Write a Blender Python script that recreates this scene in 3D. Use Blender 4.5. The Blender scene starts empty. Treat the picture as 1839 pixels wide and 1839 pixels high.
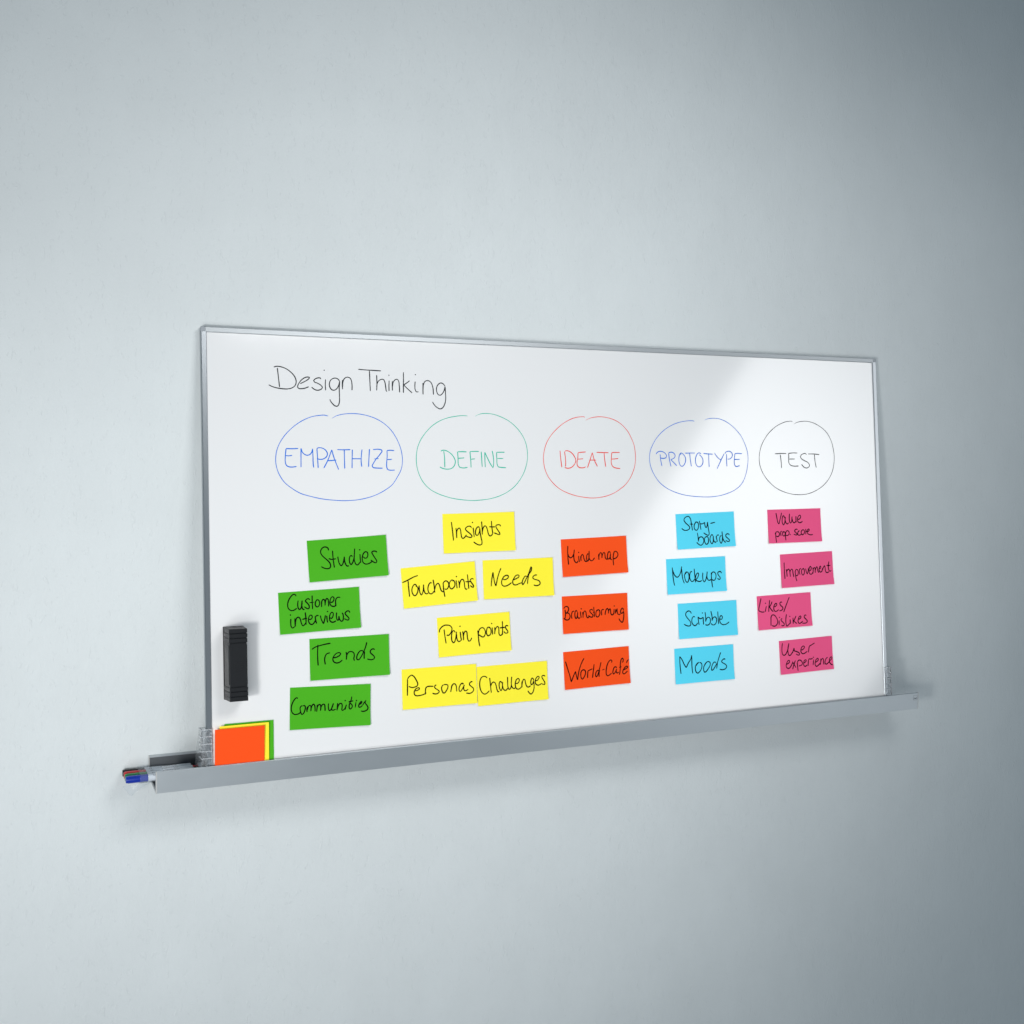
import bpy, math, random
from mathutils import Matrix, Vector
S = 0.001                      # all builders work in millimetres
Z0 = 1.9                       # height of the whiteboard's top edge, metres
random.seed(7)
scene = bpy.context.scene
COL = scene.collection

# ------------------------------------------------------------------ camera
cam_d = bpy.data.cameras.new("camera")
cam = bpy.data.objects.new("camera", cam_d)
COL.objects.link(cam)
rows = [(0.916795, 0.006542, -0.399305), (-0.398990, 0.057959, -0.915122), (0.017156, 0.998298, 0.055746)]
cl = (-0.4461, -2.7809, -0.2126)
m = Matrix([[rows[i][0], rows[i][1], rows[i][2], cl[i]] for i in range(3)] + [[0, 0, 0, 1]])
m[2][3] += Z0
cam.matrix_world = m
cam_d.lens = 39.7909
cam_d.sensor_width = 36
cam_d.shift_x = 0.02120
cam_d.shift_y = -0.02725
cam_d.clip_start = 0.05
cam_d.clip_end = 100
scene.camera = cam
scene.render.resolution_x = 1024
scene.render.resolution_y = 1024

# ------------------------------------------------------------------ light
world = bpy.data.worlds.new("World")
scene.world = world
world.use_nodes = True
bg = world.node_tree.nodes["Background"]
bg.inputs[0].default_value = (0.57, 0.81, 1.0, 1)
bg.inputs[1].default_value = 0.168
scene.view_settings.view_transform = 'Standard'
scene.view_settings.look = 'None'
scene.view_settings.exposure = 0
scene.view_settings.gamma = 1

def area(name, loc, target, sx, sy, power, color, spread=180, roll=0):
    d = bpy.data.lights.new(name, 'AREA')
    d.shape = 'RECTANGLE'
    d.size, d.size_y = sx, sy
    d.energy = power
    d.color = color
    d.spread = math.radians(spread)
    o = bpy.data.objects.new(name, d)
    COL.objects.link(o)
    loc, target = Vector(loc), Vector(target)
    q = (target - loc).to_track_quat('-Z', 'Y')
    o.matrix_world = Matrix.Translation(loc) @ q.to_matrix().to_4x4() @ Matrix.Rotation(math.radians(roll), 4, 'Z')
    return o

area("key_softbox_left", (-1.45, -2.6, Z0 - 0.8), (0.75, 0, Z0 - 0.6), 0.34, 0.34, 17.5, (1.0, 0.99, 0.975), 120)
area("top_softbox", (1.15, -2.4, Z0 + 1.15), (0.6, 0, Z0 - 0.5), 1.25, 0.8, 9.2, (1.0, 0.995, 0.985), 90)
area("low_fill_added", (-1.3, -3.2, Z0 - 1.5), (0.8, 0, Z0 - 0.8), 1.6, 1.4, 18.5, (1.0, 0.995, 0.985), 120)  # added fill lamp, lifts the lower wall and board
area("low_panel_right_added", (3.75, -2.1, Z0 - 1.75), (1.3, 0, Z0 - 0.95), 1.7, 0.9, 2.0, (0.97, 0.99, 1.0), 150)  # added lamp, brightens the reflection on the tray's right half
# tilted strip box on the right: its slanting near edge mirrors in the glossy enamel
strip = area("strip_softbox_right", (0, 0, 0), (0, 1, 0), 1.45, 3.2, 1.98, (1.0, 1.0, 1.0), 36)
up_ax, side_ax, aim_ax = Vector((0.42446, 0.45566, 0.78243)), Vector((0.64832, 0.45028, -0.61394)), Vector((-0.63207, 0.76787, -0.10428))
ctr = Vector((3.743, -1.913, Z0 - 0.2745)) - side_ax * 0.275 - up_ax * 0.36
z_ax = -aim_ax
x_ax = up_ax.cross(z_ax)
strip.matrix_world = Matrix(((x_ax.x, up_ax.x, z_ax.x, ctr.x), (x_ax.y, up_ax.y, z_ax.y, ctr.y), (x_ax.z, up_ax.z, z_ax.z, ctr.z), (0, 0, 0, 1)))

# ------------------------------------------------------------------ helpers
def tag(o, label=None, cat=None, group=None, kind=None):
    if label: o["label"] = label
    if cat: o["category"] = cat
    if group: o["group"] = group
    if kind: o["kind"] = kind
    return o

class MB:
    """collects faces in millimetres, builds ONE mesh object"""
    def __init__(self):
        self.v, self.f = [], []
    def add(self, vs, fs):
        b = len(self.v)
        self.v += [tuple(c * S for c in v) for v in vs]
        self.f += [tuple(i + b for i in f) for f in fs]
    def box(self, x0, x1, y0, y1, z0, z1):
        vs = [(x, y, z) for x in (x0, x1) for y in (y0, y1) for z in (z0, z1)]
        self.add(vs, [(0, 1, 3, 2), (4, 6, 7, 5), (0, 4, 5, 1), (2, 3, 7, 6), (0, 2, 6, 4), (1, 5, 7, 3)])
    def taper(self, r0, y0, r1, y1):      # two xz rectangles (x0,x1,z0,z1) at y0 (back) and y1 (front)
        vs = [(r0[0], y0, r0[2]), (r0[1], y0, r0[2]), (r0[1], y0, r0[3]), (r0[0], y0, r0[3]),
              (r1[0], y1, r1[2]), (r1[1], y1, r1[2]), (r1[1], y1, r1[3]), (r1[0], y1, r1[3])]
        self.add(vs, [(0, 1, 2, 3), (7, 6, 5, 4), (0, 4, 5, 1), (1, 5, 6, 2), (2, 6, 7, 3), (3, 7, 4, 0)])
    def extrude_x(self, prof, x0, x1):     # prof: closed list of (y, z)
        n = len(prof)
        vs = [(x0, y, z) for y, z in prof] + [(x1, y, z) for y, z in prof]
        fs = [(i, (i + 1) % n, n + (i + 1) % n, n + i) for i in range(n)]
        self.add(vs, fs + [tuple(range(n))[::-1], tuple(range(n, 2 * n))])
    def lathe_x(self, prof, n=24, c=(0, 0, 0)):      # prof: (x, r)
        vs = []
        for x, r in prof:
            for k in range(n):
                a = 2 * math.pi * k / n
                vs.append((c[0] + x, c[1] + r * math.cos(a), c[2] + r * math.sin(a)))
        fs = []
        for j in range(len(prof) - 1):
            for k in range(n):
                a, b = j * n + k, j * n + (k + 1) % n
                fs.append((a, b, b + n, a + n))
        fs.append(tuple(range(n)))
        fs.append(tuple(range((len(prof) - 1) * n, len(prof) * n))[::-1])
        self.add(vs, fs)
    def build(self, name, mat, parent=None, bevel=0, smooth=False, segs=2):
        me = bpy.data.meshes.new(name)
        me.from_pydata(self.v, [], self.f)
        me.update()
        import bmesh
        bm = bmesh.new(); bm.from_mesh(me)
        bmesh.ops.recalc_face_normals(bm, faces=bm.faces)
        bm.to_mesh(me); bm.free()
        me.materials.append(mat)
        o = bpy.data.objects.new(name, me)
        COL.objects.link(o)
        if parent: o.parent = parent
        if bevel:
            b = o.modifiers.new("bevel", 'BEVEL')
            b.width = bevel * S; b.segments = segs; b.limit_method = 'ANGLE'
            b.angle_limit = math.radians(40)
        if smooth or bevel:
            for p in me.polygons: p.use_smooth = True
            if not smooth or bevel:
                me.set_sharp_from_angle(angle=math.radians(35))
        return o

def empty(name, mw):
    o = bpy.data.objects.new(name, None)
    o.empty_display_size = 0.05
    COL.objects.link(o)
    o.matrix_world = mw
    return o

# ------------------------------------------------------------------ materials
def srgb(r, g, b):
    f = lambda c: (c / 255 / 12.92) if c / 255 <= 0.04045 else ((c / 255 + 0.055) / 1.055) ** 2.4
    return (f(r), f(g), f(b), 1)

def mat(name, col, rough=0.5, metal=0, spec=0.5, bump=0, bscale=400, vary=0, vscale=6, coat=0, crough=0.05, stretch=None, rvary=0, trans=0, ior=1.45):
    m = bpy.data.materials.new(name)
    m.use_nodes = True
    nt = m.node_tree
    b = nt.nodes["Principled BSDF"]
    b.inputs["Base Color"].default_value = col
    b.inputs["Roughness"].default_value = rough
    b.inputs["Metallic"].default_value = metal
    b.inputs["Specular IOR Level"].default_value = spec
    b.inputs["IOR"].default_value = ior
    b.inputs["Coat Weight"].default_value = coat
    b.inputs["Coat Roughness"].default_value = crough
    b.inputs["Transmission Weight"].default_value = trans
    tc = nt.nodes.new("ShaderNodeTexCoord")
    mp = nt.nodes.new("ShaderNodeMapping")
    nt.links.new(tc.outputs["Object"], mp.inputs[0])
    if stretch: mp.inputs["Scale"].default_value = stretch
    if vary:
        n = nt.nodes.new("ShaderNodeTexNoise"); n.inputs["Scale"].default_value = vscale; n.inputs["Detail"].default_value = 4
        nt.links.new(mp.outputs[0], n.inputs["Vector"])
        mr = nt.nodes.new("ShaderNodeMapRange")
        mr.inputs[3].default_value = 1 - vary; mr.inputs[4].default_value = 1 + vary
        nt.links.new(n.outputs["Fac"], mr.inputs[0])
        mx = nt.nodes.new("ShaderNodeVectorMath"); mx.operation = 'SCALE'
        mx.inputs[0].default_value = col[:3]
        nt.links.new(mr.outputs[0], mx.inputs["Scale"])
        nt.links.new(mx.outputs[0], b.inputs["Base Color"])
    if rvary:
        n = nt.nodes.new("ShaderNodeTexNoise"); n.inputs["Scale"].default_value = vscale * 2; n.inputs["Detail"].default_value = 5
        nt.links.new(mp.outputs[0], n.inputs["Vector"])
        mr = nt.nodes.new("ShaderNodeMapRange")
        mr.inputs[3].default_value = rough - rvary; mr.inputs[4].default_value = rough + rvary
        nt.links.new(n.outputs["Fac"], mr.inputs[0])
        nt.links.new(mr.outputs[0], b.inputs["Roughness"])
    if bump:
        n = nt.nodes.new("ShaderNodeTexNoise"); n.inputs["Scale"].default_value = bscale; n.inputs["Detail"].default_value = 3
        nt.links.new(mp.outputs[0], n.inputs["Vector"])
        bp = nt.nodes.new("ShaderNodeBump"); bp.inputs["Strength"].default_value = bump; bp.inputs["Distance"].default_value = 0.0005
        nt.links.new(n.outputs["Fac"], bp.inputs["Height"])
        nt.links.new(bp.outputs[0], b.inputs["Normal"])
    return m

def wall_material():
    m = bpy.data.materials.new("painted_plaster")
    m.use_nodes = True
    nt = m.node_tree; N = nt.nodes; Lk = nt.links.new
    b = N["Principled BSDF"]
    b.inputs["Roughness"].default_value = 0.55
    b.inputs["Specular IOR Level"].default_value = 0.35
    tc = N.new("ShaderNodeTexCoord")
    def noise(scale, detail, rough=0.5, sc=(1, 1, 1), rot=(0, 0, 0), dist=0):
        mp = N.new("ShaderNodeMapping"); mp.inputs["Scale"].default_value = sc; mp.inputs["Rotation"].default_value = rot
        Lk(tc.outputs["Object"], mp.inputs[0])
        n = N.new("ShaderNodeTexNoise"); n.inputs["Scale"].default_value = scale; n.inputs["Detail"].default_value = detail
        n.inputs["Roughness"].default_value = rough; n.inputs["Distortion"].default_value = dist
        Lk(mp.outputs[0], n.inputs["Vector"])
        return n.outputs["Fac"]
    def rng(src, a, b_, c, d, clamp=True):
        r = N.new("ShaderNodeMapRange"); r.clamp = clamp
        for i, x in enumerate((a, b_, c, d)): r.inputs[i + 1].default_value = x
        Lk(src, r.inputs[0]); return r.outputs[0]
    def mth(op, a, b_):
        n = N.new("ShaderNodeMath"); n.operation = op
        for i, x in enumerate((a, b_)):
            if isinstance(x, (int, float)): n.inputs[i].default_value = x
            else: Lk(x, n.inputs[i])
        return n.outputs[0]
    big = rng(noise(1.3, 5, 0.6), 0.3, 0.7, 0.965, 1.025)
    blot = rng(noise(9, 4, 0.6, (1, 1, 0.6)), 0.3, 0.7, 0.984, 1.013)
    fac = mth('MULTIPLY', big, blot)
    sc = N.new("ShaderNodeVectorMath"); sc.operation = 'SCALE'
    sc.inputs[0].default_value = (0.69, 0.735, 0.745)
    Lk(fac, sc.inputs["Scale"]); Lk(sc.outputs[0], b.inputs["Base Color"])
    # relief: soft undulation, fine grain, short trowel nicks
    und = rng(noise(7, 3, 0.5), 0, 1, 0, 1.6)
    grain = rng(noise(210, 4, 0.65), 0, 1, 0, 0.36)
    mid = rng(noise(38, 4, 0.6, (1, 1, 0.55), (0, 0.25, 0), 0.6), 0, 1, 0, 0.75)
    n1 = rng(noise(85, 2, 0.4, (1, 1, 0.5), (0, 0.7, 0), 1.2), 0.66, 0.72, 0, 0.30)
    n2 = rng(noise(95, 2, 0.4, (1, 1, 0.5), (0, -0.8, 0), 1.4), 0.67, 0.73, 0, -0.28)
    h = mth('ADD', mth('ADD', und, grain), mth('ADD', mid, mth('ADD', n1, n2)))
    bp = N.new("ShaderNodeBump"); bp.inputs["Strength"].default_value = 0.9; bp.inputs["Distance"].default_value = 0.0013
    Lk(h, bp.inputs["Height"]); Lk(bp.outputs[0], b.inputs["Normal"])
    return m

M_WALL = wall_material()
M_BOARD = mat("enamel_white", (0.865, 0.87, 0.875, 1), rough=0.11, spec=0.9, ior=1.6, vary=0.006, vscale=3, rvary=0.015)
M_ALU = mat("anodised_aluminium", (0.46, 0.49, 0.51, 1), rough=0.45, metal=0.75, bump=0.05, bscale=1500, stretch=(0.05, 1, 1), rvary=0.04, vary=0.015)
M_ALU_V = mat("anodised_aluminium_upright", (0.40, 0.43, 0.455, 1), rough=0.34, metal=1.0, bump=0.05, bscale=1500, stretch=(1, 1, 0.05), rvary=0.04, vary=0.015)
M_CAP = mat("grey_plastic", (0.33, 0.36, 0.39, 1), rough=0.4, bump=0.1)
M_TRAY = mat("satin_aluminium", (0.52, 0.56, 0.585, 1), rough=0.42, metal=0.75, bump=0.06, bscale=1500, stretch=(0.5, 1, 1), rvary=0.04, vary=0.02, vscale=10)
M_TRAY_SHADE = mat("tray_inside_shade", (0.11, 0.12, 0.13, 1), rough=0.5, metal=0.3)  # shade inside the channel put into a darker aluminium colour
M_TRIM = mat("tray_end_trim", (0.50, 0.51, 0.50, 1), rough=0.45)
M_PRINT2 = mat("emblem_grey", srgb(118, 124, 132), rough=0.5)
M_CLEAR = mat("clear_plastic", (0.90, 0.92, 0.94, 1), rough=0.09, trans=0.9, ior=1.47, spec=0.6)
M_RIB = mat("clear_plastic_rib", (0.90, 0.93, 0.96, 1), rough=0.12, trans=0.65, ior=1.47, spec=0.8)
M_RUB = mat("black_plastic", srgb(18, 21, 25), rough=0.5, spec=0.35, bump=0.35, bscale=1400, vary=0.08, vscale=60)
M_FELT = mat("felt", srgb(46, 44, 46), rough=0.95, bump=1.0, bscale=1800)
INK = {
 'black': mat("ink_black", srgb(36, 41, 46), rough=0.6, spec=0.04, vary=0.2, vscale=60),
 'blue': mat("ink_blue", srgb(14, 112, 220), rough=0.6, spec=0.04, vary=0.12, vscale=60),
 'green': mat("ink_green", srgb(36, 188, 158), rough=0.6, spec=0.04, vary=0.10, vscale=60),
 'red': mat("ink_red", srgb(235, 72, 62), rough=0.6, spec=0.04, vary=0.10, vscale=60),
 'note': mat("ink_note", srgb(12, 10, 12), rough=0.6, spec=0.04),
}
PAPER = {
 'green': mat("film_green", srgb(74, 174, 30), rough=0.6, spec=0.15, vary=0.02, bump=0.12, bscale=900),
 'yellow': mat("film_yellow", srgb(254, 240, 60), rough=0.6, spec=0.15, vary=0.012, bump=0.12, bscale=900),
 'orange': mat("film_orange", srgb(252, 82, 20), rough=0.6, spec=0.2, vary=0.02, bump=0.12, bscale=900),
 'blue': mat("film_blue", srgb(94, 226, 255), rough=0.6, spec=0.2, vary=0.012, bump=0.12, bscale=900),
 'pink': mat("film_pink", (1.0, 0.112, 0.29, 1), rough=0.6, spec=0.2, vary=0.015, bump=0.12, bscale=900),
}

# ------------------------------------------------------------------ wall
w = MB(); w.box(-4500, 8500, 0, 150, -4800, 4200)
wall = w.build("wall", M_WALL)
wall.location.z = Z0
tag(wall, kind="structure", label="pale blue-grey painted plaster wall behind the whiteboard")

# ------------------------------------------------------------------ ink ribbons
def catmull(pts, step=1.6):
    if len(pts) < 3:
        (x0, y0), (x1, y1) = pts
        n = max(2, int(math.hypot(x1 - x0, y1 - y0) / 4))
        return [(x0 + (x1 - x0) * i / n, y0 + (y1 - y0) * i / n) for i in range(n + 1)]
    P = [(2 * pts[0][0] - pts[1][0], 2 * pts[0][1] - pts[1][1])] + pts + [(2 * pts[-1][0] - pts[-2][0], 2 * pts[-1][1] - pts[-2][1])]
    out = [pts[0]]
    for i in range(1, len(P) - 2):
        p0, p1, p2, p3 = (Vector(q) for q in P[i - 1:i + 3])
        d = (p2 - p1).length
        if d < 1e-6: continue
        # centripetal parametrisation keeps tight letters from overshooting
        t0 = 0; t1 = t0 + max((p1 - p0).length, 1e-3) ** 0.5
        t2 = t1 + d ** 0.5; t3 = t2 + max((p3 - p2).length, 1e-3) ** 0.5
        n = max(2, int(d / step))
        for k in range(1, n + 1):
            t = t1 + (t2 - t1) * k / n
            A1 = p0 * (t1 - t) / (t1 - t0) + p1 * (t - t0) / (t1 - t0)
            A2 = p1 * (t2 - t) / (t2 - t1) + p2 * (t - t1) / (t2 - t1)
            A3 = p2 * (t3 - t) / (t3 - t2) + p3 * (t - t2) / (t3 - t2)
            B1 = A1 * (t2 - t) / (t2 - t0) + A2 * (t - t0) / (t2 - t0)
            B2 = A2 * (t3 - t) / (t3 - t1) + A3 * (t - t1) / (t3 - t1)
            c = B1 * (t2 - t) / (t2 - t1) + B2 * (t - t1) / (t2 - t1)
            out.append((c.x, c.y))
    return out

def ink(name, data, width, matl, parent, surf, lead=1.2, step=1.6):
    """data: strokes in 0.1 mm in the plane; surf(x, y) -> local y of the surface (front is -y)"""
    mb = MB()
    for si, s in enumerate(data.split("|")):
        pts = [tuple(int(c) / 10 for c in t.split(",")) for t in s.split()]
        lift = 0.22 + 0.015 * (si % 9)
        if len(pts) == 1:
            x, y = pts[0]; r = width * 0.62
            vs = [(x + r * math.cos(a * math.pi / 4), surf(x, y) - lift, y + r * math.sin(a * math.pi / 4)) for a in range(8)]
            mb.add(vs, [tuple(range(8))])
            continue
        P = catmull(pts, step)
        acc = [0]
        for i in range(1, len(P)): acc.append(acc[-1] + math.hypot(P[i][0] - P[i - 1][0], P[i][1] - P[i - 1][1]))
        tot = acc[-1]
        ph = random.random() * 6
        vs = []
        for i, (x, y) in enumerate(P):
            a = P[max(0, i - 1)]; b = P[min(len(P) - 1, i + 1)]
            dx, dy = b[0] - a[0], b[1] - a[1]
            L = math.hypot(dx, dy) or 1
            nx, ny = -dy / L, dx / L
            e = min(1, 0.35 + 0.65 * acc[i] / lead, 0.45 + 0.55 * (tot - acc[i]) / 1.2)
            wd = width / 2 * e * (1 + 0.10 * math.sin(acc[i] / 9 + ph))
            ly = surf(x, y) - lift - 0.10 * acc[i] / max(tot, 1)
            vs += [(x + nx * wd, ly, y + ny * wd), (x - nx * wd, ly, y - ny * wd)]
        mb.add(vs, [(2 * i, 2 * i + 2, 2 * i + 3, 2 * i + 1) for i in range(len(P) - 1)])
    return mb.build(name, matl, parent)

# ------------------------------------------------------------------ whiteboard
TILT = 0.102582
W = 2054.1
H = 1080.0
T = 20.06
def board_matrix(u, v, y=0.0, ang=0.0):
    """frame on the leaning board: origin at (u right, v down), y = depth behind the front plane"""
    base = Matrix.Translation((0, -T * S, Z0)) @ Matrix.Rotation(-TILT, 4, 'X')
    return base @ Matrix.Translation((u * S, y * S, -v * S)) @ Matrix.Rotation(ang, 4, 'Y')

board = empty("whiteboard", board_matrix(W / 2, H))
tag(board, "large white enamel board in a slim aluminium frame, leaning in the tray against the wall", "whiteboard")
hw = W / 2
mb = MB(); mb.box(-hw + 3, hw - 3, 1.0, 15.5, 3, H - 3)
mb.build("writing_surface", M_BOARD, board)
FW, FT = 12.4, 12.6
def rail_x(z_out, sgn, y_front):
    """horizontal rail; z_out outer edge, sgn -1 means the rail extends downward"""
    a, b = z_out, z_out + sgn * FT
    prof = [(17.5, a), (y_front + 1.2, a), (y_front, a + sgn * 1.4), (y_front, b - sgn * 0.8), (y_front + 0.8, b), (0.7, b), (0.7, a + sgn * 2), (17.5, a + sgn * 2)]
    q = MB(); q.extrude_x(prof, -hw + 11, hw - 11)
    return q.build("frame_rail", M_ALU, board)
rail_x(H, -1, -2.6)
rail_x(0, 1, 0.1)
def rail_z(x_out, sgn):
    a, b = x_out, x_out + sgn * FW
    prof = [(a, 17.5), (a, 3.2), (a + sgn * 0.7, 2.4), (a + sgn * 0.7, 1.6), (a, 0.8), (a, -1.4), (a + sgn * 1.2, -2.6), (b - sgn * 0.8, -2.6), (b, -1.8), (b, 0.7), (a + sgn * 2, 0.7), (a + sgn * 2, 17.5)]
    n = len(prof); q = MB()
    vs = [(x, y, 14) for x, y in prof] + [(x, y, H - 11) for x, y in prof]
    q.add(vs, [(i, (i + 1) % n, n + (i + 1) % n, n + i) for i in range(n)] + [tuple(range(n)), tuple(range(n, 2 * n))[::-1]])
    return q.build("frame_rail", M_ALU_V, board)
rail_z(-hw, 1)
rail_z(hw, -1)
for sx in (-1, 1):
    q = MB()
    x0, x1 = sorted((sx * (hw + 0.4), sx * (hw - 11)))
    q.box(x0, x1, -3.0, 17.8, H - 11, H + 0.4)
    q.build("corner_cap", M_CAP, board, bevel=1.6, segs=3)

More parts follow.
